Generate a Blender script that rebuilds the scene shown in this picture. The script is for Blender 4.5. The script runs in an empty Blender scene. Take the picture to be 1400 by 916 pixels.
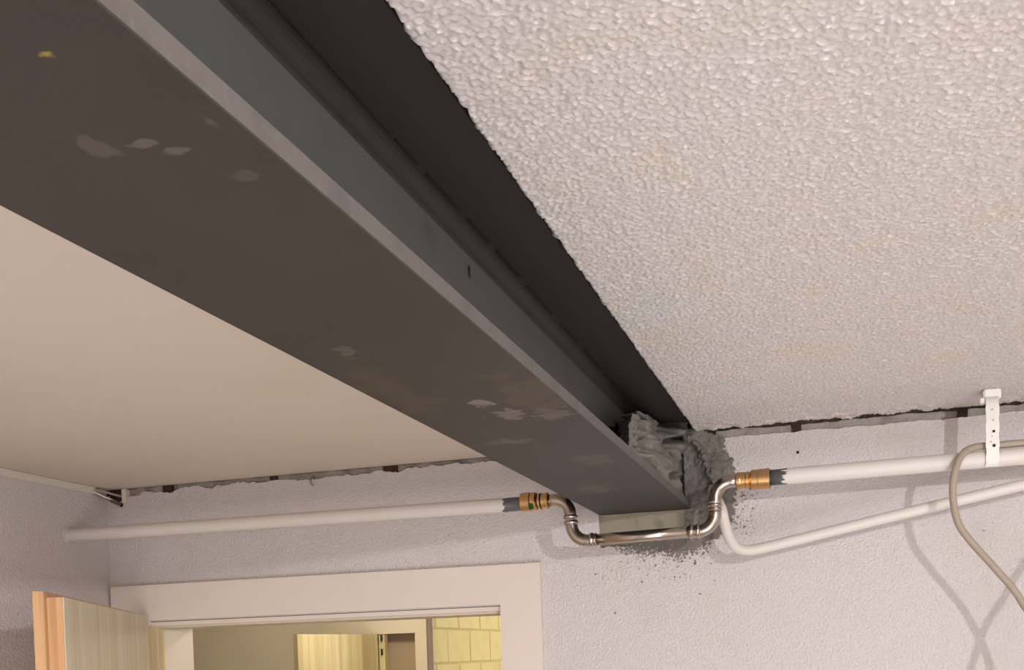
import bpy, bmesh, math, random
import numpy as np
from mathutils import Vector, Matrix

# ------------------------------------------------------------------ camera, world, lights
C = bpy.context.scene.collection
S = bpy.context.scene
cam_d = bpy.data.cameras.new('camera')
cam = bpy.data.objects.new('camera', cam_d); C.objects.link(cam)
cam_d.sensor_fit = 'HORIZONTAL'; cam_d.sensor_width = 36.0
cam_d.lens = 36.0 * 1500 / 1400
cam_d.shift_x = 0.0; cam_d.shift_y = 475.0 / 1400
cam_d.clip_start = 0.02; cam_d.clip_end = 50
M = Matrix(((0.9555661978841191, 0.023219079620347565, 0.2938607081643822),
            (0.2930228166190294, 0.033761324523496866, -0.9555091846272697),
            (-0.03210717056887628, 0.999160170997625, 0.02545746040079403))).to_4x4()
M.translation = Vector((0.28381565, -2.13460993, 1.90089316))
cam.matrix_world = M
S.camera = cam

w = bpy.data.worlds.new('world'); S.world = w; w.use_nodes = True
bg = w.node_tree.nodes['Background']
bg.inputs[0].default_value = (1.0, 0.95, 0.92, 1); bg.inputs[1].default_value = 0.05

S.view_settings.view_transform = 'Standard'
S.view_settings.look = 'None'
S.view_settings.gamma = 1.0
S.view_settings.exposure = 0.03
S.view_settings.use_curve_mapping = False


def light(name, typ, loc, energy, color, size=0.1, size_y=None, target=None):
    d = bpy.data.lights.new(name, typ); d.energy = energy; d.color = color
    if typ == 'AREA':
        d.size = size
        if size_y: d.shape = 'RECTANGLE'; d.size_y = size_y
    else:
        d.shadow_soft_size = size
    o = bpy.data.objects.new(name, d); C.objects.link(o); o.location = loc
    if target:
        o.rotation_euler = (Vector(target) - Vector(loc)).to_track_quat('-Z', 'Y').to_euler()
    return o


# bulb of the ceiling lamp to the right, just beneath the ceiling
light('ceiling_bulb', 'POINT', (1.28, -2.40, 2.262), 70.0, (1.0, 0.98, 0.98), 0.022)
# unseen fill added behind the camera, shining down for bounce off the floor
light('rear_fill', 'AREA', (1.3, -3.6, 2.28), 62.0, (0.98, 0.97, 1.0), 1.2, 0.5, (1.3, -3.6, 0))
# unseen fill added low at the back, in place of floor bounce
light('floor_bounce_fill', 'AREA', (0.8, -2.8, 0.30), 38.0, (0.98, 0.98, 1.0), 1.5, 1.5, (-0.5, -0.5, 2.3))
# warm lamp in the room beyond the door
light('far_room_lamp', 'POINT', (0.0, 2.3, 2.1), 30.0, (1.0, 0.95, 0.84), 0.08)
light('far_wall_fill', 'POINT', (-1.0, 0.85, 2.32), 13.0, (1.0, 0.93, 0.86), 0.06)  # fill added out of sight above the lintel to brighten the far wall

# ------------------------------------------------------------------ helpers
ZB = 2.17


def tag(o, label, cat, group=None):
    o['label'] = label; o['category'] = cat
    if group: o['group'] = group
    return o


def link(name, me, mats, parent=None, kind=None):
    o = bpy.data.objects.new(name, me); C.objects.link(o)
    if not isinstance(mats, (list, tuple)): mats = [mats]
    if len(me.materials) == 0:
        for m in mats: me.materials.append(m)
    if parent is not None: o.parent = parent
    if kind: o['kind'] = kind
    return o


def empty(name, label, cat, loc=(0, 0, 0), group=None):
    o = bpy.data.objects.new(name, None); C.objects.link(o); o.location = loc
    o.empty_display_size = 0.05
    return tag(o, label, cat, group)


def from_bm(name, bm, mats, parent=None, kind=None, smooth=False):
    bmesh.ops.recalc_face_normals(bm, faces=bm.faces)
    if smooth:
        for f in bm.faces: f.smooth = True
    me = bpy.data.meshes.new(name); bm.to_mesh(me); bm.free()
    o = link(name, me, mats, parent, kind)
    if parent is not None: o.matrix_parent_inverse = Matrix.Translation(-Vector(parent.location))
    return o


def bx(bm, x0, x1, y0, y1, z0, z1, bevel=0.0, mi=0):
    vs = [bm.verts.new((x, y, z)) for x in (x0, x1) for y in (y0, y1) for z in (z0, z1)]
    fs = [(0, 1, 3, 2), (4, 6, 7, 5), (0, 4, 5, 1), (2, 3, 7, 6), (0, 2, 6, 4), (1, 5, 7, 3)]
    faces = [bm.faces.new([vs[i] for i in f]) for f in fs]
    for f in faces: f.material_index = mi
    if bevel > 0:
        es = list({e for f in faces for e in f.edges})
        bmesh.ops.bevel(bm, geom=es, offset=bevel, segments=2, affect='EDGES')
    return bm


def box(name, x0, x1, y0, y1, z0, z1, mat, parent=None, kind=None, bevel=0.0):
    return from_bm(name, bx(bmesh.new(), x0, x1, y0, y1, z0, z1, bevel), mat, parent, kind)


def catmull(pts, n=8):
    P = [Vector(p) for p in pts]; P = [2 * P[0] - P[1]] + P + [2 * P[-1] - P[-2]]
    out = []
    for i in range(1, len(P) - 2):
        for k in range(n):
            t = k / n
            a, b, c, d = P[i - 1], P[i], P[i + 1], P[i + 2]
            out.append(0.5 * ((2 * b) + (c - a) * t + (2 * a - 5 * b + 4 * c - d) * t * t + (3 * b - a - 3 * c + d) * t ** 3))
    out.append(P[-2]); return out


def sweep(bm, path, radii, seg=20, cap=True, mi=0):
    path = [Vector(p) for p in path]
    if not hasattr(radii, '__len__'): radii = [radii] * len(path)
    t0 = (path[1] - path[0]).normalized()
    up = Vector((0, 0, 1)) if abs(t0.z) < .9 else Vector((0, 1, 0))
    u = (up - t0 * up.dot(t0)).normalized(); rings = []
    for i, p in enumerate(path):
        t = (path[min(i + 1, len(path) - 1)] - path[max(i - 1, 0)])
        if t.length < 1e-9: t = t0
        t.normalize()
        u = (u - t * u.dot(t)).normalized(); v = t.cross(u)
        rings.append([bm.verts.new(p + (u * math.cos(2 * math.pi * k / seg) + v * math.sin(2 * math.pi * k / seg)) * radii[i]) for k in range(seg)])
    for a, b in zip(rings, rings[1:]):
        for k in range(seg):
            f = bm.faces.new((a[k], a[(k + 1) % seg], b[(k + 1) % seg], b[k])); f.smooth = True; f.material_index = mi
    if cap:
        for r in (rings[0], list(reversed(rings[-1]))):
            f = bm.faces.new(r); f.material_index = mi
    return bm


def turned(bm, a, b, prof, seg=28, mi=0):
    """solid of revolution along the segment a-b: prof = [(t in metres, radius)], hard steps kept"""
    a = Vector(a); b = Vector(b); d = (b - a).normalized()
    up = Vector((0, 0, 1)); u = (up - d * up.dot(d)).normalized(); v = d.cross(u)
    rings = []
    for t, r in prof:
        rings.append([bm.verts.new(a + d * t + (u * math.cos(2 * math.pi * k / seg) + v * math.sin(2 * math.pi * k / seg)) * r) for k in range(seg)])
    for p, q in zip(rings, rings[1:]):
        for k in range(seg):
            f = bm.faces.new((p[k], p[(k + 1) % seg], q[(k + 1) % seg], q[k])); f.material_index = mi
    bm.faces.new(rings[0]); bm.faces.new(list(reversed(rings[-1])))
    return bm


def bandnoise(ny, nx, step, lam, width=0.5, seed=0, ay=1.0):
    """band limited noise field of unit variance, wavelength lam (m)"""
    r = np.random.RandomState(seed)
    F = np.fft.rfft2(r.randn(ny, nx))
    fy = np.fft.fftfreq(ny, step)[:, None] * ay; fx = np.fft.rfftfreq(nx, step)[None, :]
    f = np.sqrt(fx * fx + fy * fy) + 1e-9
    F *= np.exp(-0.5 * (np.log(f * lam) / width) ** 2)
    h = np.fft.irfft2(F, s=(ny, nx)); return (h / h.std()).astype(np.float64)


def grid_mesh(name, P, keep=None, smooth=True):
    """P: (ny,nx,3) array"""
    ny, nx, _ = P.shape
    idx = np.arange(ny * nx).reshape(ny, nx)
    q = np.stack([idx[:-1, :-1], idx[:-1, 1:], idx[1:, 1:], idx[1:, :-1]], -1).reshape(-1, 4)
    V = P.reshape(-1, 3)
    if keep is not None:
        q = q[keep[:-1, :-1].reshape(-1)]
        used = np.unique(q); remap = np.zeros(len(V), int); remap[used] = np.arange(len(used))
        V = V[used]; q = remap[q]
    me = bpy.data.meshes.new(name)
    me.vertices.add(len(V)); me.vertices.foreach_set('co', V.astype(np.float32).ravel())
    me.loops.add(q.size); me.loops.foreach_set('vertex_index', q.astype(np.int32).ravel())
    me.polygons.add(len(q)); me.polygons.foreach_set('loop_start', np.arange(0, q.size, 4, dtype=np.int32))
    me.update(calc_edges=True); me.validate()
    if smooth: me.polygons.foreach_set('use_smooth', [True] * len(me.polygons))
    return me


def sstep(a, b, x):
    t = np.clip((x - a) / (b - a), 0, 1); return t * t * (3 - 2 * t)


# ------------------------------------------------------------------ materials
def lin(c):
    return tuple(((v / 255) / 12.92 if v / 255 <= .04045 else ((v / 255 + .055) / 1.055) ** 2.4) for v in c) + (1,)


class Mat:
    def __init__(s, name, col, rough=0.7, metal=0.0):
        s.m = bpy.data.materials.new(name); s.m.use_nodes = True
        s.nt = s.m.node_tree; s.b = s.nt.nodes['Principled BSDF']
        s.col = lin(col); s.b.inputs['Base Color'].default_value = s.col
        s.b.inputs['Roughness'].default_value = rough; s.b.inputs['Metallic'].default_value = metal
        s.tc = s.nt.nodes.new('ShaderNodeTexCoord'); s.csock = None; s.hsock = None

    def N(s, t, **k):
        n = s.nt.nodes.new(t)
        for a, v in k.items(): setattr(n, a, v)
        return n

    def L(s, a, b): s.nt.links.new(a, b)

    def noise(s, scale, detail=3, rough=.5, stretch=None, dist=0.0, offset=None):
        n = s.N('ShaderNodeTexNoise'); n.inputs['Scale'].default_value = scale
        n.inputs['Detail'].default_value = detail; n.inputs['Roughness'].default_value = rough
        n.inputs['Distortion'].default_value = dist
        src = s.tc.outputs['Object']
        if stretch or offset:
            mp = s.N('ShaderNodeMapping')
            if stretch: mp.inputs['Scale'].default_value = stretch
            if offset: mp.inputs['Location'].default_value = offset
            s.L(src, mp.inputs[0]); src = mp.outputs[0]
        s.L(src, n.inputs['Vector']); return n.outputs['Fac']

    def ramp(s, sock, a, b, lo=0.0, hi=1.0):
        n = s.N('ShaderNodeMapRange', interpolation_type='SMOOTHSTEP')
        n.inputs['From Min'].default_value = a; n.inputs['From Max'].default_value = b
        n.inputs['To Min'].default_value = lo; n.inputs['To Max'].default_value = hi
        s.L(sock, n.inputs['Value']); return n.outputs[0]

    def mul(s, a, b, op='MULTIPLY'):
        n = s.N('ShaderNodeMath', operation=op)
        for i, v in enumerate((a, b)):
            if isinstance(v, (int, float)): n.inputs[i].default_value = v
            else: s.L(v, n.inputs[i])
        return n.outputs[0]

    def tint(s, fac, col):
        n = s.N('ShaderNodeMix', data_type='RGBA')
        if isinstance(fac, (int, float)): n.inputs[0].default_value = fac
        else: s.L(fac, n.inputs[0])
        if s.csock is None: n.inputs[6].default_value = s.col
        else: s.L(s.csock, n.inputs[6])
        n.inputs[7].default_value = lin(col); s.csock = n.outputs[2]
        s.L(s.csock, s.b.inputs['Base Color']); return s

    def spot(s, c, r, col, strength=1.0, wobble=0.5, nscale=60):
        """a mark of its own shape at c (object coordinates) with half sizes r"""
        mp = s.N('ShaderNodeVectorMath', operation='SUBTRACT'); s.L(s.tc.outputs['Object'], mp.inputs[0]); mp.inputs[1].default_value = c
        dv = s.N('ShaderNodeVectorMath', operation='DIVIDE'); s.L(mp.outputs[0], dv.inputs[0]); dv.inputs[1].default_value = r
        ln = s.N('ShaderNodeVectorMath', operation='LENGTH'); s.L(dv.outputs[0], ln.inputs[0])
        nz = s.noise(nscale, 3)
        d = s.mul(ln.outputs['Value'], s.mul(s.mul(nz, -0.5, 'ADD'), wobble * 4), 'ADD')
        return s.tint(s.ramp(d, 1.0, 0.55, 0.0, strength), col)

    def bump(s, sock, dist, strength=1.0):
        n = s.N('ShaderNodeBump'); n.inputs['Distance'].default_value = dist; n.inputs['Strength'].default_value = strength
        s.L(sock, n.inputs['Height'])
        if s.hsock: s.L(s.hsock, n.inputs['Normal'])
        s.hsock = n.outputs[0]; s.L(s.hsock, s.b.inputs['Normal']); return s

    def rough_var(s, sock, lo, hi):
        s.L(s.ramp(sock, .3, .7, lo, hi), s.b.inputs['Roughness']); return s


def fleck(m, scale, t0, t1, col, st=1.0, **k):
    return m.tint(m.ramp(m.noise(scale, **k), t0, t1, 0, st), col)


white_ceiling = Mat('white_stippled_ceiling_paint', (216, 207, 204), .75)
fleck(white_ceiling, 9, .52, .72, (216, 203, 180), .5, detail=4)
fleck(white_ceiling, 6, .55, .75, (208, 210, 206), .5, detail=2, offset=(3, 1, 0))
far_ceiling = Mat('white_stippled_ceiling_paint_coarse', (216, 207, 204), .75).bump(Mat.noise, 0) if False else None

smooth_ceiling = Mat('smooth_cream_ceiling', (214, 199, 184), .8)
fleck(smooth_ceiling, 3, .45, .75, (206, 192, 174), .6)
smooth_ceiling.bump(smooth_ceiling.noise(25, 3), .002, .25).bump(smooth_ceiling.noise(160, 2), .0006, .3)

plaster = Mat('white_roughcast_plaster', (222, 214, 213), .85)
fleck(plaster, 5, .5, .75, (218, 206, 190), .5)
fleck(plaster, 7, .55, .75, (204, 204, 206), .4, offset=(5, 2, 1))
plaster.bump(plaster.noise(40, 3), .004, .35).bump(plaster.noise(215, 3, .62), .0052, 1.0)
# grey cement splashes of their own shape on the paint
for c, r in (((.115, 0, 2.185), (.03, .1, .03)), ((.10, 0, 2.13), (.03, .1, .05)), ((-.17, 0, 2.05), (.05, .1, .02)), ((-.05, 0, 2.05), (.06, .1, .03))):
    mp = plaster.N('ShaderNodeVectorMath', operation='SUBTRACT'); plaster.L(plaster.tc.outputs['Object'], mp.inputs[0]); mp.inputs[1].default_value = c
    dv = plaster.N('ShaderNodeVectorMath', operation='DIVIDE'); plaster.L(mp.outputs[0], dv.inputs[0]); dv.inputs[1].default_value = r
    ln = plaster.N('ShaderNodeVectorMath', operation='LENGTH'); plaster.L(dv.outputs[0], ln.inputs[0])
    plaster.tint(plaster.mul(plaster.ramp(ln.outputs['Value'], 1.1, .4), plaster.ramp(plaster.noise(210, 2), .60, .68)), (128, 120, 114))

for c, r in (((.520, 0, 2.096), .0022), ((.012, 0, 2.006), .0025), ((-.155, 0, 1.976), .003), ((.04, 0, 2.03), .002), ((-.10, 0, 2.035), .003)):
    plaster.spot((c[0], 0, c[2]), (r, .02, r), (120, 108, 100), .8, .4, 300)

core = Mat('grey_bedding_mortar', (178, 168, 160), .95)
fleck(core, 30, .5, .75, (136, 124, 112), .8, detail=5)
core.bump(core.noise(90, 5, .7), .006, 1)
yellow_core = core

mortar = Mat('grey_cement_mortar', (128, 122, 116), .95)
fleck(mortar, 12, .45, .7, (110, 102, 97), .8, detail=6, rough=.7)
fleck(mortar, 90, .58, .72, (165, 158, 148), .5)
mortar.bump(mortar.noise(160, 5, .7), .003, .8)
mortar_pad_m = Mat('pale_pressed_mortar', (150, 142, 126), .95)
fleck(mortar_pad_m, 40, .5, .7, (122, 114, 102), .8, detail=5)
mortar_pad_m.bump(mortar_pad_m.noise(120, 4, .6), .002, .7)

steel = Mat('grey_primed_steel', (57, 52, 48), .62)
fleck(steel, 5, .4, .75, (53, 48, 43), .8, detail=4)
fleck(steel, 14, .55, .8, (70, 62, 59), .5, detail=5, stretch=(1, .3, 1))
fleck(steel, 260, .66, .76, (80, 74, 68), .3, detail=2)
Z0 = ZB
steel.spot((-.046, -1.726, Z0), (.0045, .0035, .02), (150, 132, 60), .85, .5, 150)
for x, y, rx, ry, s_ in ((-.084, -1.645, .010, .012, .14), (-.058, -1.642, .009, .006, .26), (-.047, -1.628, .010, .005, .26), (-.012, -1.649, .005, .008, .16),
                         (-.026, -1.585, .008, .010, .12), (-.083, -1.015, .013, .022, .6), (-.072, -.95, .02, .030, .4), (-.03, -.93, .028, .03, .28),
                         (-.12, -.80, .03, .02, .2), (-.05, -.62, .03, .05, .15), (-.13, -1.25, .01, .02, .2), (-.11, -.35, .03, .05, .2)):
    steel.spot((x, y, Z0), (rx, ry, .012), (130, 120, 114), s_ * 1.3, .8, 70)
steel.spot((-.022, -1.03, Z0), (.03, .10, .02), (84, 72, 52), .55, .8, 30)
steel.spot((-.15, -1.1, Z0), (.03, .12, .02), (84, 75, 54), .35, .8, 30)
steel.spot((-.0857, -1.155, 2.300), (.02, .022, .016), (66, 62, 60), .6, .3, 30)
steel.spot((-.0857, -1.038, 2.304), (.02, .006, .009), (22, 20, 20), 1, .5, 120)
steel.spot((-.0857, -.60, 2.26), (.02, .005, .004), (150, 142, 136), .6, .6, 120)
steel.bump(steel.noise(300, 2), .0003, .5)

edge_steel = Mat('mortar_dusted_flange_edge', (94, 88, 84), .7)
fleck(edge_steel, 22, .45, .7, (84, 78, 75), .8, detail=4)
fleck(edge_steel, 120, .55, .7, (106, 101, 97), .4)
edge_steel.bump(edge_steel.noise(90, 3), .001, .5)
web_steel = Mat('lit_tone_web', (80, 79, 77), .55)  # same primer as the flange, lit tone painted into the colour
fleck(web_steel, 6, .4, .7, (72, 71, 69), .8, detail=4)
web_steel.spot((-.0857, -1.155, 2.300), (.02, .022, .016), (70, 66, 64), .6, .3, 30)
web_steel.spot((-.0857, -1.038, 2.304), (.02, .006, .010), (18, 16, 16), 1, .5, 120)
web_steel.spot((-.0857, -.60, 2.26), (.02, .005, .004), (150, 142, 136), .6, .6, 120)
fillet_steel = Mat('shaded_tone_fillet', (48, 47, 45), .6)  # shade of the downward-facing root painted into the colour
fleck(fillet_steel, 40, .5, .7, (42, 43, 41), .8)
top_steel = Mat('shaded_tone_top_flange', (48, 40, 38), .8)  # shadow on the top flange underside painted into the colour
line_m = Mat('black_line', (26, 25, 24), .8)

pipe_paint = Mat('white_painted_pipe', (222, 214, 208), .45)
fleck(pipe_paint, 14, .5, .75, (222, 210, 196), .6)
fleck(pipe_paint, 300, .7, .76, (140, 120, 100), .6)
pipe_paint.bump(pipe_paint.noise(60, 3), .0008, .4)
grey_pipe = Mat('bare_grey_pipe_coat', (92, 91, 95), .5)
fleck(grey_pipe, 60, .45, .65, (104, 104, 106), .7, stretch=(.2, 1, 1))
brass = Mat('brass', (206, 164, 112), .3, 1.0)
fleck(brass, 40, .4, .7, (220, 184, 128), .7)
stainless = Mat('stainless_steel', (190, 178, 166), .22, 1.0)
fleck(stainless, 20, .4, .7, (170, 156, 142), .6)
dark_ring = Mat('dark_seal_ring', (30, 24, 20), .6)
green_mark = Mat('green_press_mark', (40, 110, 50), .4)
plastic = Mat('white_plastic', (234, 230, 222), .4)
cable_grey = Mat('grey_beige_cable_sheath', (168, 152, 136), .5)
cable_grey.bump(cable_grey.noise(80, 2), .0004, .4)
dark = Mat('dark_wedge_and_void', (66, 46, 38), .9)
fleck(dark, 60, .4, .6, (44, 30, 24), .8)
hole_m = Mat('drill_hole', (20, 16, 14), 1)
cable_dark = Mat('dark_cable_sheath', (90, 80, 74), .5)
galv = Mat('zinc_screw', (150, 146, 138), .4, .8)

casing_m = Mat('cream_gloss_door_casing', (226, 212, 202), .38)
fleck(casing_m, 8, .5, .7, (216, 204, 190), .5)
casing_in = Mat('cream_door_lining', (214, 200, 180), .45)
casing_wood = Mat('yellowed_wood_strip', (206, 184, 140), .5)
seal = Mat('grey_door_seal', (120, 108, 100), .6)


def wood(name, a, b, rough=.5, sc=(30, 30, 1.2)):
    m = Mat(name, a, rough)
    m.tint(m.ramp(m.noise(1.0, 4, .6, stretch=sc, dist=.4), .35, .68), b)
    m.tint(m.ramp(m.noise(4.0, 3, .6, stretch=(sc[0], sc[1], sc[2] * .5)), .55, .75, 0, .4), tuple(int(v * .8) for v in b))
    m.bump(m.noise(3.0, 3, .6, stretch=sc), .0006, .4); return m


edge_wood = wood('orange_beech_edge', (216, 172, 124), (196, 146, 98), .5, (60, 60, 1.5))
face_wood = wood('whitewashed_veneer', (214, 202, 180), (198, 182, 150), .5, (34, 34, .8))
lip_wood = wood('brown_beech_lip', (180, 134, 92), (160, 114, 76), .5)
inner_wood = wood('pale_streaked_veneer', (206, 192, 142), (176, 158, 112), .55, (24, 24, .8))
brown_panel = Mat('taupe_panel', (164, 142, 112), .7)
far_paint = Mat('cream_far_wall_paint', (214, 200, 172), .85)
fleck(far_paint, 4, .4, .7, (206, 192, 158), .6)
block_paint = Mat('pale_yellow_block_paint', (226, 214, 164), .8)
fleck(block_paint, 14, .45, .7, (218, 204, 150), .6)
block_paint.bump(block_paint.noise(60, 4), .002, .5)
joint_paint = Mat('yellowed_mortar_joint', (206, 190, 140), .9)
room_paint = Mat('white_room_paint', (222, 218, 214), .85)
concrete = Mat('grey_concrete_floor', (176, 172, 168), .8)
fleck(concrete, 3, .4, .7, (160, 150, 140), .7, detail=5)
slab_m = Mat('dark_ceiling_cavity', (60, 50, 44), .95)  # shade of the gap beside the beam painted into the slab colour
grey_duct = Mat('white_trunking', (222, 214, 204), .5)

for k, v in list(globals().items()):
    if isinstance(v, Mat): globals()[k] = v.m

# ------------------------------------------------------------------ setting: ceilings
X0, Y0c = .012, -1.70
st = .0018
nx = int((.80 - X0) / st); ny = int((0.0 - Y0c) / st)
h = bandnoise(ny, nx, st, .0076, .45, 1)
h = np.tanh(h * .8) * .0014 + np.abs(bandnoise(ny, nx, st, .010, .4, 6)) * -.0004 + bandnoise(ny, nx, st, .022, .4, 2) * .0002
ys, xs = np.meshgrid(Y0c + np.arange(ny) * st, X0 + np.arange(nx) * st, indexing='ij')
edge = bandnoise(ny, 4, st, .012, .6, 9)[:, 0]
xs = xs.copy(); xs[:, 0] += edge * .0012; xs[:, 1] += edge * .0006
zs = 2.318 - h
zs[:, 0] += .004; zs[-1, :] += 0.003
zs += 0.0015 * sstep(-.10, -0.0, ys) * bandnoise(ny, nx, st, .05, .5, 8)
P = np.stack([xs, ys, zs], -1)
# skirt on the beam side and the wall side so that the plaster has its thickness
P = np.concatenate([P[:, :1] * 1.0, P], 1); P[:, 0, 2] = 2.352
P = np.concatenate([P, P[-1:] * 1.0], 0); P[-1, :, 2] = 2.352
link('ceiling', grid_mesh('ceiling', P), white_ceiling, kind='structure')
bm = bmesh.new()
bx(bm, .014, 3.0, -4.5, Y0c, 2.3185, 2.352); bx(bm, X0 + nx * st - st, 3.0, Y0c, 0.0, 2.3185, 2.352)
from_bm('ceiling', bm, white_ceiling, kind='structure')
box('ceiling', -1.45, -.165, -4.5, 0.0, 2.304, 2.352, smooth_ceiling, kind='structure')
box('ceiling', -1.6, 3.1, -4.6, .14, 2.354, 2.42, slab_m, kind='structure')

# ------------------------------------------------------------------ setting: back wall with its ragged top edge and the beam pocket
random.seed(4)


def ragged(x, a, seed):
    v = 0
    for k, (sc, am) in enumerate(((18, 1.0), (55, .8), (150, .55))):
        t = np.random.RandomState(int(seed) * 7 + k).uniform(-1, 1, 900)
        p = (x + 2) * sc; i = int(p); f = p - i; v += am * (t[i % 900] * (1 - f) + t[(i + 1) % 900] * f)
    return a * v


def wall_top(x):
    if x < -1.27: return 2.290 + ragged(x, .004, 1)
    if x < -.183: return 2.2925 + ragged(x, .0045, 2) + (.004 if x > -.55 else 0)
    if x < .012: return 2.108 + ragged(x, .004, 3)
    if x < .055: return 2.300 + ragged(x, .004, 3)
    return 2.3005 + ragged(x, .0014, 5) + .002 * (x - .1)


bm = bmesh.new()
DX0, DX1, DZ = -1.224, -.389, 2.003        # door opening
xsn = list(np.arange(-1.325, 1.4, .004)) + [3.0]
prev = None
for x in xsn:
    zt = min(wall_top(x), 2.306); zb = 2.003
    v = [bm.verts.new((x, 0, zb)), bm.verts.new((x, 0, zt)), bm.verts.new((x, .03, zt + .003))]
    if prev:
        bm.faces.new((prev[0], v[0], v[1], prev[1])); bm.faces.new((prev[1], v[1], v[2], prev[2]))
    prev = v
bx(bm, -1.325, DX0, 0, .03, -.02, 2.003); bx(bm, DX1, 3.0, 0, .03, -.02, 2.003)
bx(bm, DX0, DX1, .0, .03, 2.001, 2.003)
for f in bm.faces: f.material_index = 0
bx(bm, -1.45, 3.0, .03, .14, 2.003, 2.354, mi=1)
bx(bm, -1.45, DX0, .03, .14, -.02, 2.003, mi=1); bx(bm, DX1, 3.0, .03, .14, -.02, 2.003, mi=1)
from_bm('wall_back', bm, [plaster, core], kind='structure')
# front bedding joint between wall and ceiling
def joint(a, b, seed):
    n = int((b - a) / .003); bmj = bmesh.new(); pr = None
    for i in range(n + 1):
        x = a + (b - a) * i / n
        y = .004 + .003 * math.sin(x * 87 + seed) * math.sin(x * 31)
        z2 = 2.3155 + ragged(x, .0015, seed) if a > 0 else 2.3045
        v = [bmj.verts.new((x, y, 2.27)), bmj.verts.new((x, y + .003, z2)), bmj.verts.new((x, .03, z2 + .004))]
        if pr: bmj.faces.new((pr[0], v[0], v[1], pr[1])); bmj.faces.new((pr[1], v[1], v[2], pr[2]))
        pr = v
    return bmj
from_bm('trim_1', joint(-1.27, -.184, 2.0), core, kind='structure')
from_bm('trim_2', joint(.05, 1.2, 4.0), core, kind='structure')

# other walls of the room
box('wall_left', -1.45, -1.325, -4.5, 0.0, -.02, 2.354, plaster, kind='structure')
box('wall_right', 3.0, 3.1, -4.5, .14, -.02, 2.354, room_paint, kind='structure')
box('wall_rear', -1.45, 3.1, -4.6, -4.5, -.02, 2.354, room_paint, kind='structure')
box('floor', -2.5, 3.1, -4.6, 5.2, -.12, -.02, concrete, kind='structure')

# ------------------------------------------------------------------ door frame
fr = empty('door_frame', 'cream painted door frame around the lit doorway in the back wall', 'door frame', (-.8, 0, 0))
cx0, cx1, czt = -1.317, -.303, 2.083
bm = bmesh.new(); bx(bm, cx0, cx1, -.012, 0, DZ, czt)
from_bm('casing', bm, casing_m, fr)
box('casing', cx0, DX0, -.012, 0, -.02, DZ, casing_m, fr)
box('casing', DX1, cx1, -.012, 0, -.02, DZ, casing_m, fr)
# lining with the rebate step
box('lining', DX0, DX1, .012, .14, 1.986, 2.001, casing_in, fr)
box('lining', DX0, DX0 + .018, .012, .14, -.02, 1.986, casing_in, fr)
box('lining', DX1 - .006, DX1, .012, .14, -.02, 1.986, casing_in, fr)
box('rebate_strip', DX0, DX1, .001, .012, 1.9905, 1.9995, casing_m, fr)
box('seal', DX0, DX1, .006, .012, 1.9995, 2.0028, seal, fr)
box('rebate_strip', DX0 + .001, DX0 + .008, -.006, .012, -.02, 1.991, casing_wood, fr)['label'] = 'yellowed wooden strip at the hinge side'
box('rebate_strip', DX0 + .0185, DX0 + .028, .006, .0115, -.02, 1.985, casing_wood, fr)
box('rebate_strip', DX1 - .004, DX1, .001, .012, -.02, 1.991, seal, fr)

# ------------------------------------------------------------------ open door leaf (rebated, hinged on the left)
dl = empty('door_leaf', 'open whitewashed door leaf with orange wooden edge at the left', 'door', (-1.214, -.02, 0))
u = Vector((.344, -.70, 0)).normalized(); nn = Vector((-u.y, u.x, 0)) * -1     # nn points away from the camera side
if nn.x > 0: nn = -nn
hp = Vector((-1.214, -.022, 0))


def leaf_box(name, a0, a1, t0, t1, z0, z1, mat, parent, bev=.001):
    bm = bmesh.new(); bx(bm, a0, a1, t0, t1, z0, z1, bev)
    for v in bm.verts:
        p = hp + u * v.co.x + nn * v.co.y; v.co = Vector((p.x, p.y, v.co.z))
    return from_bm(name, bm, mat, parent)


LW = .772
leaf_box('core', 0, LW - .003, .0012, .0255, .005, 2.012, edge_wood, dl)
leaf_box('face_veneer', 0.0, LW - .0042, -.0004, .0012, .005, 2.0118, face_wood, dl, 0)['label'] = 'whitewashed streaky face of the leaf'
leaf_box('rebate_lip', .012, LW + .011, .0256, .042, .005, 2.021, edge_wood, dl)['label'] = 'orange beech lip standing past the leaf'

# ------------------------------------------------------------------ room beyond the door
bm = bmesh.new()
NX0, NX1, NZ = -1.60, -1.19, 1.989
bx(bm, -2.5, NX0, 1.5, 1.62, -.02, 2.42); bx(bm, NX0, NX1, 1.5, 1.62, NZ, 2.42); bx(bm, NX1, -1.142, 1.5, 1.62, -.02, 2.42)
from_bm('wall_far', bm, far_paint, kind='structure')
box('wall_far_side', -1.1415, -1.1365, 1.5, 5.0, -.02, 2.42, joint_paint, kind='structure')
wf = bpy.data.objects['wall_far_side']
bm = bmesh.new(); bx(bm, -.004, .0035, -.1205, .1205, -.0590, .0590, .001)
bmesh.ops.recalc_face_normals(bm, faces=bm.faces)
brick_me = bpy.data.meshes.new('brick'); bm.to_mesh(brick_me); bm.free(); brick_me.materials.append(block_paint)
random.seed(7)
for r in range(6):
    zc = 2.003 + .0635 - .127 * (3 - r)
    off = .125 if r % 2 else 0
    for c in range(-1, 9):
        yc = 1.685 - .25 + .125 + .25 * c + off
        y0, y1 = max(yc - .125, 1.503), yc + .125
        if y1 - y0 < .03: continue
        b = bpy.data.objects.new('brick', brick_me); C.objects.link(b); b.parent = wf
        b.scale = (1, (y1 - y0 - .009) / .241, 1)
        b.location = (-1.1375 + random.uniform(-.0007, .0007), (y0 + y1) / 2, zc + random.uniform(-.001, .001))
box('wall_far_end', -1.26, 1.2, 5.0, 5.1, -.02, 2.42, far_paint, kind='structure')
box('wall_far_right', 1.1, 1.2, .14, 5.0, -.02, 2.42, far_paint, kind='structure')
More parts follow.
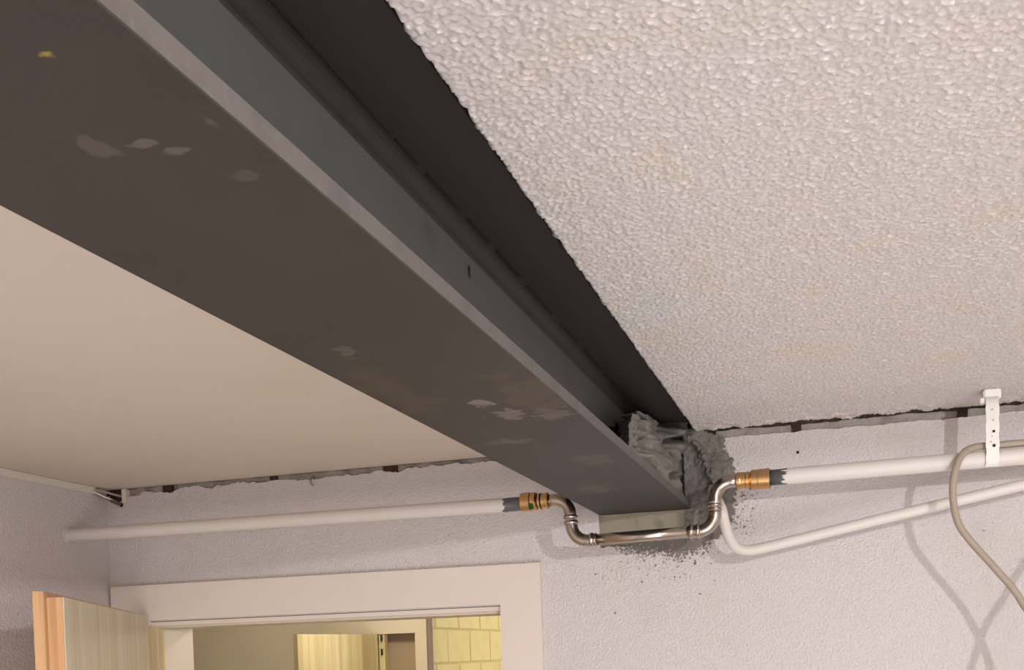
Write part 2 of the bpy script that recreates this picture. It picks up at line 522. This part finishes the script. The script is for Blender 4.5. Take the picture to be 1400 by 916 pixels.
box('wall_far_left', -2.5, -2.4, .14, 1.5, -.02, 2.42, far_paint, kind='structure')
box('ceiling', -2.5, 1.2, .141, 5.1, 2.42, 2.5, far_paint, kind='structure')
# vertical pipe at the corner
bm = bmesh.new(); sweep(bm, [(-1.128, 1.485, -.02), (-1.128, 1.485, 2.42)], .011, 16)
tag(from_bm('riser_pipe', bm, seal), 'thin taupe vertical pipe at the corner of the yellow block wall', 'pipe')
# cupboard with its half open door
cb = empty('wall_cupboard', 'recessed cupboard with half open streaked wooden door in the yellow room', 'cupboard', (-1.4, 1.56, 0))
bm = bmesh.new(); bx(bm, NX0 + .001, NX1 - .001, 1.56, 1.615, .0, NZ - .001, .0)
from_bm('back_panel', bm, brown_panel, cb)
box('stile', -1.325, -1.302, 1.49, 1.515, 0, NZ - .002, inner_wood, cb)
bm = bmesh.new()
a = Vector((-1.327, 1.485, 0)); b_ = Vector((-1.40, 1.06, 0)); d = (b_ - a).normalized(); nrm = Vector((-d.y, d.x, 0))
bx(bm, 0, .46, -.018, 0, .01, 1.988, .001)
for v in bm.verts:
    p = a + d * v.co.x + nrm * v.co.y; v.co = Vector((p.x, p.y, v.co.z))
cd = from_bm('door', bm, inner_wood, cb)
bm = bmesh.new(); bx(bm, .004, .17, -.0205, -.018, .01, 1.986, .0)
for v in bm.verts:
    p = a + d * v.co.x + nrm * v.co.y; v.co = Vector((p.x, p.y, v.co.z))
from_bm('stile', bm, brown_panel, cd)['label'] = 'darker strip of the cupboard door near its hinges'
for z in (1.975, 1.925):
    bm = bmesh.new(); sweep(bm, [(-1.312, 1.483, z - .011), (-1.312, 1.483, z + .011)], .004, 10)
    from_bm('hinge', bm, dark_ring, cb)['label'] = 'dark hinge knuckle'

# ------------------------------------------------------------------ steel beam (wide flange section along y)
bmr = empty('steel_beam', 'large dark grey steel I-beam running under the ceiling into the back wall', 'beam', (-.09, -2.2, ZB))
YA, YB = -4.45, .027


def extrude_profile(name, prof, mat, parent, smooth=False, y0=YA, y1=YB, n=1):
    bm = bmesh.new(); rings = []
    for k in range(n + 1):
        y = y0 + (y1 - y0) * k / n
        rings.append([bm.verts.new((x, y, z)) for x, z in prof])
    m_ = len(prof)
    for ra, rb in zip(rings, rings[1:]):
        for i in range(m_):
            bm.faces.new((ra[i], ra[(i + 1) % m_], rb[(i + 1) % m_], rb[i]))
    bm.faces.new(rings[0]); bm.faces.new(list(reversed(rings[-1])))
    return from_bm(name, bm, mat, parent, smooth=smooth)


def rect(x0, x1, z0, z1, r=.0):
    if r == 0: return [(x0, z0), (x1, z0), (x1, z1), (x0, z1)]
    out = []
    for cx, cz, a0 in ((x1 - r, z0 + r, -90), (x1 - r, z1 - r, 0), (x0 + r, z1 - r, 90), (x0 + r, z0 + r, 180)):
        for k in range(4):
            t = math.radians(a0 + 30 * k); out.append((cx + r * math.cos(t), cz + r * math.sin(t)))
    return out


TF = .014
o = extrude_profile('bottom_flange', rect(-.18, -.0006, ZB, ZB + TF, .001), steel, bmr)
ed = extrude_profile('flange_edge', rect(-.0012, .0, ZB + .0006, ZB + TF - .0004), edge_steel, o)
ed['label'] = 'pale mortar dusted edge of the bottom flange'
web = extrude_profile('web', rect(-.0943, -.0857, ZB + TF, ZB + .166), web_steel, bmr)
r_ = .018; pts = [(-.0857, ZB + .166), (-.0857, ZB + .166 - r_)]
for k in range(1, 8):
    t = math.radians(180 - 90 * k / 8)
    pts.append((-.0857 + r_ + r_ * math.cos(t), ZB + .166 - r_ + r_ * math.sin(t)))
pts.append((-.0857 + r_, ZB + .166))
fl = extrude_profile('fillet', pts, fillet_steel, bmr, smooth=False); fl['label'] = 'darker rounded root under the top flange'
pts2 = [(-.0857, ZB + TF), (-.0857, ZB + TF + .015)] + [(-.0857 + .015 + .015 * math.cos(math.radians(180 + 90 * k / 8)), ZB + TF + .015 + .015 * math.sin(math.radians(180 + 90 * k / 8))) for k in range(1, 8)] + [(-.0707, ZB + TF)]
extrude_profile('fillet', pts2, web_steel, bmr)
extrude_profile('top_flange', rect(-.18, 0, ZB + .166, ZB + .18, .001), top_steel, bmr)
# broken black ridge along the fillet
bm = bmesh.new(); random.seed(3); y = -2.2
while y < -.35:
    L_ = random.uniform(.03, .12); t = random.uniform(.0003, .0008) * (2.2 if -1.25 < y < -.98 else 1)
    bx(bm, -.0857 + .0155, -.0857 + .0155 + 2.4 * t, y, y + L_, ZB + .164, ZB + .1662); y += L_ + (random.uniform(-.004, .004) if y < -1.45 else random.uniform(0, .05))
from_bm('fillet_line', bm, line_m, bmr)['label'] = 'thin black line along the fillet'

# ------------------------------------------------------------------ mortar packed into the end of the beam
zr_ = np.linspace(0, .1515, 84)
nA, nB = 46, 230
lim0 = np.interp(zr_, [0, .012, .033, .061, .083, .109, .130, .146, .1515], [.60, .575, .525, .490, .44, .33, .20, .08, .05])
xc = np.interp(zr_, [0, .012, .033, .061, .083, .109, .139, .1515], [-.003, -.006, -.013, -.019, -.025, -.032, -.044, -.052])
T = np.concatenate([np.linspace(0, 1, nA, endpoint=False), 1 + np.linspace(0, 1, nB)])       # 0..1 root to crest, 1..2 crest to wall
nT, nZ = len(T), len(zr_)
g = lambda lam, sd, ay=3.4, wd=.45: bandnoise(nT, nZ, .0022, lam, wd, sd, ay)
big, mid, fine, sil = g(.06, 11), g(.027, 12), g(.011, 13, 3.4), g(.03, 14)
lim_ = np.maximum(lim0[None, :] + .006 * sil[nA:nA + 1, :] * sstep(0, .02, zr_)[None, :], .05)
Dg = np.zeros((nT, nZ)); Xg = np.zeros((nT, nZ)); Zg = np.repeat(zr_[None, :], nT, 0)
ta = T[:nA, None]; tb = T[nA:, None] - 1
root = np.maximum(lim_ - (xc[None, :] + .0857) / .24, 0.004)
cr = np.sin(ta * math.pi / 2)                                                                   # rounded crest
Dg[:nA] = root + (lim_ - root) * (1 - (1 - ta) ** 1.3); Xg[:nA] = -.0857 + (xc[None, :] + .0857 - .004) * ta ** 1.0
Dg[nA:] = lim_ * (1 - tb); Xg[nA:] = xc[None, :] - .004 + (-.002 - xc[None, :]) * sstep(.55, .92, tb)
fillm = np.concatenate([np.repeat(ta, nZ, 1), np.ones((nB, nZ))])
rough = sstep(.26, .31, Dg)
ampz = (1 - .85 * sstep(.010, 0, Zg)) * fillm
Xg += ampz * sstep(-.01, .10, np.abs(Dg - lim_)) * (big * .0025 + rough * (mid * .0042 - .001 - np.abs(fine) * .0014) + (1 - rough) * (mid * .0010 + fine * .0003 + .0015))


def crack(pts, wdt, depth):
    global Xg
    ds = np.full(Dg.shape, 9.)
    for (d0, z0), (d1, z1) in zip(pts, pts[1:]):
        k = .16; vx, vz = (d1 - d0) * k, z1 - z0; px_, pz_ = (Dg - d0) * k, Zg - z0
        t = np.clip((px_ * vx + pz_ * vz) / (vx * vx + vz * vz), 0, 1)
        ds = np.minimum(ds, np.hypot(px_ - t * vx, pz_ - t * vz))
    Xg = Xg - depth * np.exp(-(ds / wdt) ** 2) * fillm


crack([(.0, .122), (.05, .112), (.11, .098), (.13, .082), (.07, .068), (.06, .054), (.12, .038), (.17, .024), (.18, .010)], .0030, .034)
crack([(.30, .098), (.28, .082), (.285, .066), (.30, .045), (.27, .022), (.25, .010)], .0040, .045)
crack([(.33, .104), (.26, .112), (.16, .116)], .0026, .03)
crack([(.42, .070), (.40, .060), (.39, .055)], .0032, .014)
crack([(.44, .045), (.42, .035)], .0030, .014)
crack([(.34, .055), (.32, .046)], .0045, .035)
crack([(.0, .088), (.02, .062), (.03, .03), (.03, .01)], .006, .018)
Xg = np.clip(Xg, -.0857, .004)
Xg[:, 0] = np.minimum(Xg[:, 0], .001)
P = np.stack([Xg, -Dg - .0005, ZB + TF + .0006 + Zg], -1)
tag(link('mortar_lump', grid_mesh('mortar_lump', P), mortar), 'lump of grey cement packed between the beam flanges at the wall', 'mortar')

# smear of the same mortar on the wall right of the beam and hanging under it
st = .0016
x_ = np.arange(-.19, .13, st); z_ = np.arange(2.045, 2.322, st)
Zs, Xw = np.meshgrid(z_, x_, indexing='ij')
n1 = bandnoise(*Xw.shape, st, .03, .5, 21); n2 = bandnoise(*Xw.shape, st, .011, .5, 22); n3 = bandnoise(*Xw.shape, st, .006, .4, 23)
right = np.interp(Zs, [2.10, 2.115, 2.14, 2.18, 2.21, 2.24, 2.252, 2.266, 2.277, 2.293, 2.305, 2.322], [.03, .058, .080, .084, .090, .084, .085, .076, .067, .068, .057, .02])
m1 = ((Xw < right + n1 * .003 + n2 * .002) & (Xw > -.012) & (Zs > 2.108))
bot = np.interp(Xw, [-.19, -.15, -.12, -.10, -.07, -.03, .0, .03, .05], [2.13, 2.112, 2.098, 2.088, 2.094, 2.078, 2.084, 2.10, 2.12])
m2 = (Zs < 2.1085 + .011 * ((Xw > -.150) & (Xw < .0))) & (Zs > bot + n2 * .006 + n3 * .005) & (Xw > -.165) & (Xw < .055)
m3 = (Zs < 2.10) & (Zs > bot - .045) & (n2 + .6 * n1 > 2.05 + 16 * (bot - Zs)) & (Xw < .06)
m4 = (Xw > right) & (Xw < right + .04) & (Zs > 2.12) & (Zs < 2.215) & (n2 + .6 * n1 > 1.5 + 20 * (Xw - right))
K = (m1 | m2 | m3 | m4)
ridge_c = np.interp(Zs, [2.19, 2.212, 2.243, 2.264, 2.286, 2.299, 2.31], [.052, .047, .038, .030, .020, .004, -.005])
rw = .011 + .004 * np.sin(Zs * 90)
ridge = np.exp(-((Xw - ridge_c) / rw) ** 2) * sstep(2.195, 2.215, Zs) * sstep(2.318, 2.30, Zs)
depth = .0025 + .0012 * np.abs(n2) + .002 * m1 * (1 + n1 * .5) + ridge * (.020 + .004 * n1 + .003 * n2)
depth = np.where(m1, depth, .0016)
tag(link('mortar_smear', grid_mesh('mortar_smear', np.stack([Xw, -depth, Zs], -1), K), mortar), 'grey mortar smeared over the white wall around the beam end', 'mortar')
# bed under the beam
bm = bmesh.new(); pr = None
for i in range(60):
    x = -.1815 + .1825 * i / 59
    top = ZB - .0008; y = .004 + .0012 * math.sin(x * 90)
    v = [bm.verts.new((x, y + .002, 2.104)), bm.verts.new((x, y, ZB - .006 + .002 * math.sin(x * 130))), bm.verts.new((x, -.004 - .003 * abs(math.sin(x * 47)), top)), bm.verts.new((x, .028, top))]
    if pr:
        for k in range(3): bm.faces.new((pr[k], v[k], v[k + 1], pr[k + 1]))
    pr = v
tag(from_bm('mortar_bed', bm, mortar_pad_m), 'pale mortar bed in the pocket right under the beam', 'mortar')

# ------------------------------------------------------------------ wedges in the joint
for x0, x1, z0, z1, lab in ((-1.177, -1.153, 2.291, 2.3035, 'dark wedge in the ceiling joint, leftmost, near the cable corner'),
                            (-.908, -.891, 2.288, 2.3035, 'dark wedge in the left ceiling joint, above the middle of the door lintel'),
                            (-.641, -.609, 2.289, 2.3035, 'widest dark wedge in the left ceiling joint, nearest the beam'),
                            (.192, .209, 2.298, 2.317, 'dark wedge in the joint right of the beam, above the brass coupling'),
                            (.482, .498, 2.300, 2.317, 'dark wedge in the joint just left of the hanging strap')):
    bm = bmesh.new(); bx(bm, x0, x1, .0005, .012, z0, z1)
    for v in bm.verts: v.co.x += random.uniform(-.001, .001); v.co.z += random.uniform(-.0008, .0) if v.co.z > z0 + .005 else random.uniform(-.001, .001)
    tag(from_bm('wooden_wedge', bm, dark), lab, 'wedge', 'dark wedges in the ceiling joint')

# ------------------------------------------------------------------ pipes
SY = -.135


def jag_tube(bm, a, b, r, seg=36, jag=.01, seed=0, end='a', t=.0006):
    """painted sleeve with a ragged paint edge at one end"""
    rnd = random.Random(seed); a = Vector(a); b = Vector(b); d = (b - a).normalized()
    uu = Vector((0, 0, 1)); vv = d.cross(uu).normalized(); A = []; B = []
    for k in range(seg):
        t_ = 2 * math.pi * k / seg; off = uu * math.cos(t_) * r + vv * math.sin(t_) * r
        j = rnd.uniform(0, jag)
        A.append(bm.verts.new(a + off + d * (j if end == 'a' else 0))); B.append(bm.verts.new(b + off - d * (j if end == 'b' else 0)))
    for k in range(seg):
        f = bm.faces.new((A[k], A[(k + 1) % seg], B[(k + 1) % seg], B[k])); f.smooth = True
    return bm


lp = empty('water_pipe', 'white painted pipe running left from the beam to the left wall', 'pipe', (-.85, SY, 2.187))
bm = bmesh.new(); jag_tube(bm, (-1.327, SY, 2.189), (-.328, SY, 2.185), .0137, jag=.010, seed=2, end='b')
from_bm('paint_coat', bm, pipe_paint, lp)
bm = bmesh.new(); sweep(bm, [(-.40, SY, 2.1853), (-.2995, SY, 2.1853)], .0131)
from_bm('bare_end', bm, grey_pipe, lp)['label'] = 'bare dark grey end of the pipe'
bm = bmesh.new(); turned(bm, (-1.3245, SY, 2.189), (-1.3, SY, 2.189), [(0, .019), (.002, .0175), (.0035, .0138)])
from_bm('plaster_collar', bm, plaster, lp)

rp = empty('water_pipe', 'white painted pipe running right from the brass coupling under the strap', 'pipe', (.6, SY, 2.2))
bm = bmesh.new(); jag_tube(bm, (.176, SY, 2.1985), (1.25, SY, 2.2095), .0145, jag=.014, seed=5, end='a', seg=44)
from_bm('paint_coat', bm, pipe_paint, rp)
bm = bmesh.new(); sweep(bm, [(.157, SY, 2.1985), (.24, SY, 2.1993)], .0138)
from_bm('bare_end', bm, grey_pipe, rp)['label'] = 'bare blue grey end of the pipe with ragged paint edge'

bp = empty('bypass_pipe', 'stainless pipe bend with two brass couplings dipping under the beam', 'pipe', (-.07, SY, 2.11))


def coupling(x0, x1, z, sgn, name='brass_coupling'):
    """x0 = end towards the white pipe, x1 = end towards the bend"""
    bm = bmesh.new(); L_ = abs(x1 - x0)
    prof = [(0, .0145), (0, .0172), (.001, .0178), (.018, .0178), (.0185, .0165), (.0195, .0165), (.020, .0172), (.029, .0172), (.0305, .0150),
            (.0325, .0132), (.034, .0150), (.038, .0150), (.0395, .0132), (.041, .0145), (.047, .0145), (.049, .0150), (.053, .0150), (.054, .0120)]
    k = L_ / .054
    prof = [(t * k, r) for t, r in prof]
    turned(bm, (x0, SY, z), (x1, SY, z), prof, 40)
    o = from_bm(name, bm, brass, bp)
    for t in ((.0192, .0325, .0395) if sgn > 0 else (.0003,)):
        bm = bmesh.new(); turned(bm, (x0 + sgn * t * k - sgn * .0006, SY, z), (x0 + sgn * t * k + sgn * .003, SY, z), [(0, .0150), (0, .0168 if t < .03 else .0143), (.0014, .0168 if t < .03 else .0143), (.0014, .0150)], 32)
        g = from_bm('seal_ring', bm, dark_ring, o)
    return o


lc = coupling(-.3005, -.2475, 2.1875, 1)
rc = coupling(.158, .100, 2.1975, -1)
bm = bmesh.new()
for k in range(6):   # green press mark curved round the barrel
    pass
ang0 = math.radians(235)
vsA = []
for k in range(7):
    t = math.radians(196 + 7 * k); rr = .0181
    vsA.append([bm.verts.new((x, SY + rr * math.cos(t), 2.1875 + rr * math.sin(t))) for x in (-.2925 + .009, -.2925 + .018)])
for p, q in zip(vsA, vsA[1:]): bm.faces.new((p[0], q[0], q[1], p[1]))
bmesh.ops.solidify(bm, geom=bm.faces[:], thickness=.0004)
from_bm('press_mark', bm, green_mark, lc)['label'] = 'small green mark on the left coupling'


def arc(c, r, a0, a1, n=14):
    return [Vector((c[0] + r * math.cos(math.radians(a0 + (a1 - a0) * k / n)), SY, c[1] + r * math.sin(math.radians(a0 + (a1 - a0) * k / n)))) for k in range(n + 1)]


RE = .0115
zl = 2.1085; zr = 2.1125
# left upper elbow: from coupling right, curving down
p1 = [Vector((-.249, SY, 2.1875)), Vector((-.236, SY, 2.1875))] + arc((-.236, 2.1585), .029, 90, 0)[1:] + [Vector((-.2068, SY, 2.150))]
bm = bmesh.new(); sweep(bm, p1, RE, 24); from_bm('elbow', bm, stainless, bp)
p2 = [Vector((-.2062, SY, 2.147)), Vector((-.2055, SY, 2.139))] + arc((-.1745, 2.1385), .0305, 180, 270)[1:] + [Vector((-.160, SY, zl))]
bm = bmesh.new(); sweep(bm, p2, RE, 24); from_bm('elbow', bm, stainless, bp)
p3 = [Vector((-.165, SY, zl)), Vector((.02, SY, zr - .0005))]
bm = bmesh.new(); sweep(bm, p3, .0105, 24); from_bm('pipe_section', bm, stainless, bp)
p4 = [Vector((.012, SY, zr)), Vector((.030, SY, zr))] + arc((.030, 2.1425), .030, -90, 0)[1:] + [Vector((.0602, SY, 2.152))]
bm = bmesh.new(); sweep(bm, p4, RE, 24); from_bm('elbow', bm, stainless, bp)
p5 = [Vector((.0602, SY, 2.149)), Vector((.061, SY, 2.165))] + arc((.091, 2.1675), .030, 180, 90)[1:] + [Vector((.103, SY, 2.1975))]
bm = bmesh.new(); sweep(bm, p5, RE, 24); from_bm('elbow', bm, stainless, bp)


def collar(a, b, r=.0138):
    a = Vector(a); b = Vector(b); L_ = (b - a).length; bm = bmesh.new(); n = 8
    prof = [(0, .0100)] + [(L_ * k / n, r - .0022 + .0022 * math.sin(math.pi * k / n)) for k in range(n + 1)] + [(L_, .0100)]
    turned(bm, a, b, prof, 28)
    for f in bm.faces: f.smooth = True
    return from_bm('press_collar', bm, stainless, bp)


collar((-.2068, SY, 2.1575), (-.2066, SY, 2.1495)); collar((-.2063, SY, 2.1475), (-.2058, SY, 2.1385))
collar((-.1715, SY, zl), (-.1625, SY, zl)); collar((-.1615, SY, zl), (-.1575, SY, zl), .0130)
collar((.0135, SY, zr), (.0215, SY, zr)); collar((.0255, SY, zr), (.0335, SY, zr + .0003))
collar((.0602, SY, 2.1465), (.0604, SY, 2.152), .0132); collar((.0604, SY, 2.1535), (.0608, SY, 2.160), .0132)

# thinner white pipe, close to the wall
pth = [(.044, -.010, 2.205), (.050, -.050, 2.188), (0.0662, -0.088, 2.1563), (0.0719, -0.088, 2.1289), (0.0798, -0.088, 2.1013), (0.0936, -0.088, 2.0825), (0.1143, -0.088, 2.0771), (0.1419, -0.088, 2.08)]
pth = catmull(pth, 6) + [Vector((0.3392, -0.088, 2.1175)), Vector((0.5809, -0.088, 2.1624)), Vector((1.1876, -0.088, 2.2798))]
bm = bmesh.new(); sweep(bm, pth, .0098, 20)
tag(from_bm('thin_pipe', bm, pipe_paint), 'thin white pipe sloping down to the left and bending up behind the steel elbow', 'pipe')

# ------------------------------------------------------------------ strap, cable
sp = empty('hanging_strap', 'white perforated plastic strap holding the right pipe from the ceiling', 'strap', (.52, -.15, 2.32))
pts = [(.523, -.118, 2.315), (.521, -.146, 2.298), (.5205, -.152, 2.27), (.5195, -.1535, 2.24), (.5195, -.1535, 2.215), (.519, -.1515, 2.195), (.5185, -.146, 2.188)]
pc = catmull(pts, 6)
bm = bmesh.new(); R = []
for i, p in enumerate(pc):
    t = (pc[min(i + 1, len(pc) - 1)] - pc[max(i - 1, 0)]).normalized(); nr = Vector((1, 0, 0)).cross(t).normalized()
    wv = .0100 + (.0005 if (i // 3) % 2 else -.0003)
    wv = Vector((wv, 0, 0))
    R.append([bm.verts.new(p - wv + nr * .0009), bm.verts.new(p + wv + nr * .0009), bm.verts.new(p + wv - nr * .0009), bm.verts.new(p - wv - nr * .0009)])
for a_, b2 in zip(R, R[1:]):
    for k in range(4): bm.faces.new((a_[k], a_[(k + 1) % 4], b2[(k + 1) % 4], b2[k]))
bm.faces.new(R[0]); bm.faces.new(R[-1])
from_bm('band', bm, plastic, sp)
bm = bmesh.new(); bx(bm, .509, .536, -.140, -.112, 2.300, 2.3175, .002)
bx(bm, .503, .511, -.143, -.125, 2.294, 2.303, .0015)
from_bm('buckle', bm, plastic, sp)
for x, z, r0 in ((.5215, 2.244, .0022), (.5215, 2.2205, .0026), (.517, 2.227, .0013), (.519, 2.236, .0009), (.521, 2.262, .0012), (.520, 2.280, .0012)):
    bm = bmesh.new(); turned(bm, (x, -.1545, z), (x, -.1560, z), [(0, r0), (.0012, r0)], 12)
    from_bm('hole', bm, dark if r0 > .002 else cable_grey, sp)

cp = [(.54, -.30, .0), (.54, -.30, .9), (.545, -.285, 1.6), (.563, -.27, 1.82), (.568, -.264, 1.85), (.580, -.264, 1.893), (.601, -.264, 1.957), (.630, -.264, 2.005), (.660, -.264, 2.057), (.70, -.255, 2.11), (.722, -.22, 2.17), (.71, -.165, 2.215), (.66, -.138, 2.2258), (.60, -.133, 2.2250), (.542, -.133, 2.2243), (.514, -.136, 2.2238), (.490, -.143, 2.2215), (.473, -.156, 2.210), (.460, -.167, 2.183), (.455, -.170, 2.144),
      (.461, -.172, 2.099), (.478, -.174, 2.067), (.516, -.178, 2.017), (.542, -.182, 1.982), (.558, -.185, 1.953), (.585, -.20, 1.90), (.62, -.24, 1.80), (.68, -.26, 1.62), (.72, -.2, 1.3), (.72, -.12, .9), (.72, -.1, .0)]
bm = bmesh.new(); sweep(bm, catmull(cp, 8), .0060, 16)
tag(from_bm('cable', bm, cable_grey), 'thick grey beige cable looping through the white strap and hanging down', 'cable')

# ------------------------------------------------------------------ trunking and wires in the left corner
tr = empty('cable_trunking', 'slim white trunking along the left wall under the smooth ceiling', 'trunking', (-1.32, -1, 2.296))
bm = bmesh.new(); bx(bm, -1.3248, -1.312, -4.4, -.055, 2.2885, 2.3035, .001); from_bm('duct', bm, grey_duct, tr)
for i, (pts, m_, r0, lab) in enumerate((
        ([(-1.318, -.075, 2.2935), (-1.315, -.05, 2.291), (-1.306, -.03, 2.283), (-1.294, -.012, 2.273), (-1.2885, .004, 2.2690)], cable_dark, .0035, 'dark wire running from the trunking into the wall hole'),
        ([(-1.317, -.075, 2.2955), (-1.312, -.05, 2.290), (-1.303, -.035, 2.283), (-1.298, -.02, 2.279), (-1.292, .001, 2.272)], plastic, .0022, 'thin white wire end beside the dark wire in the left corner'),
        ([(-1.318, -.07, 2.297), (-1.306, -.04, 2.296), (-1.292, -.012, 2.290), (-1.28, .008, 2.287)], cable_grey, .0026, 'upper grey wire reaching from the trunking towards the joint'))):
    bm = bmesh.new(); sweep(bm, catmull(pts, 6), r0, 12)
    tag(from_bm('wire', bm, m_), lab, 'wire', 'wires in the left ceiling corner')
bm = bmesh.new(); turned(bm, (-1.2870, -.0004, 2.2685), (-1.2870, .001, 2.2685), [(0, .0045), (.0008, .0055)], 16)
tag(from_bm('wall_hole', bm, hole_m), 'small dark drill hole where the wire enters the back wall', 'hole')
bm = bmesh.new(); bx(bm, -1.315, -1.277, -.0012, .01, 2.276, 2.3035)  # dark solid added in place of the empty corner gap's darkness
tag(from_bm('corner_void_block', bm, dark), 'dark block standing in for the gap void behind the corner wires', 'block')
bm = bmesh.new(); bx(bm, -1.279, -1.268, -.010, .01, 2.272, 2.3035, .0015)
tag(from_bm('wooden_batten', bm, casing_m), 'short white batten end standing beside the corner wires', 'batten')

# screw hook under the left ceiling joint, plugged hole right of the beam
hk = empty('screw_hook', 'small screw hook in the wall beneath the left ceiling joint', 'hook', (-.8, 0, 2.285))
bm = bmesh.new(); sweep(bm, catmull([(-.801, .0, 2.292), (-.801, -.010, 2.291), (-.801, -.016, 2.284), (-.801, -.013, 2.277), (-.801, -.006, 2.276)], 5), .0016, 10)
from_bm('shank', bm, galv, hk)
bm = bmesh.new(); turned(bm, (-.801, -.0002, 2.292), (-.801, -.003, 2.292), [(0, .004), (.002, .0035)], 14); from_bm('washer', bm, galv, hk)
bm = bmesh.new(); turned(bm, (.2015, .0005, 2.262), (.2015, -.0012, 2.262), [(0, .0030), (.0012, .0028)], 14)  # plugged drill hole, modelled as a small dark disc
tag(from_bm('plug_head', bm, dark), 'tiny dark nail head in the white wall above the right coupling', 'plug')
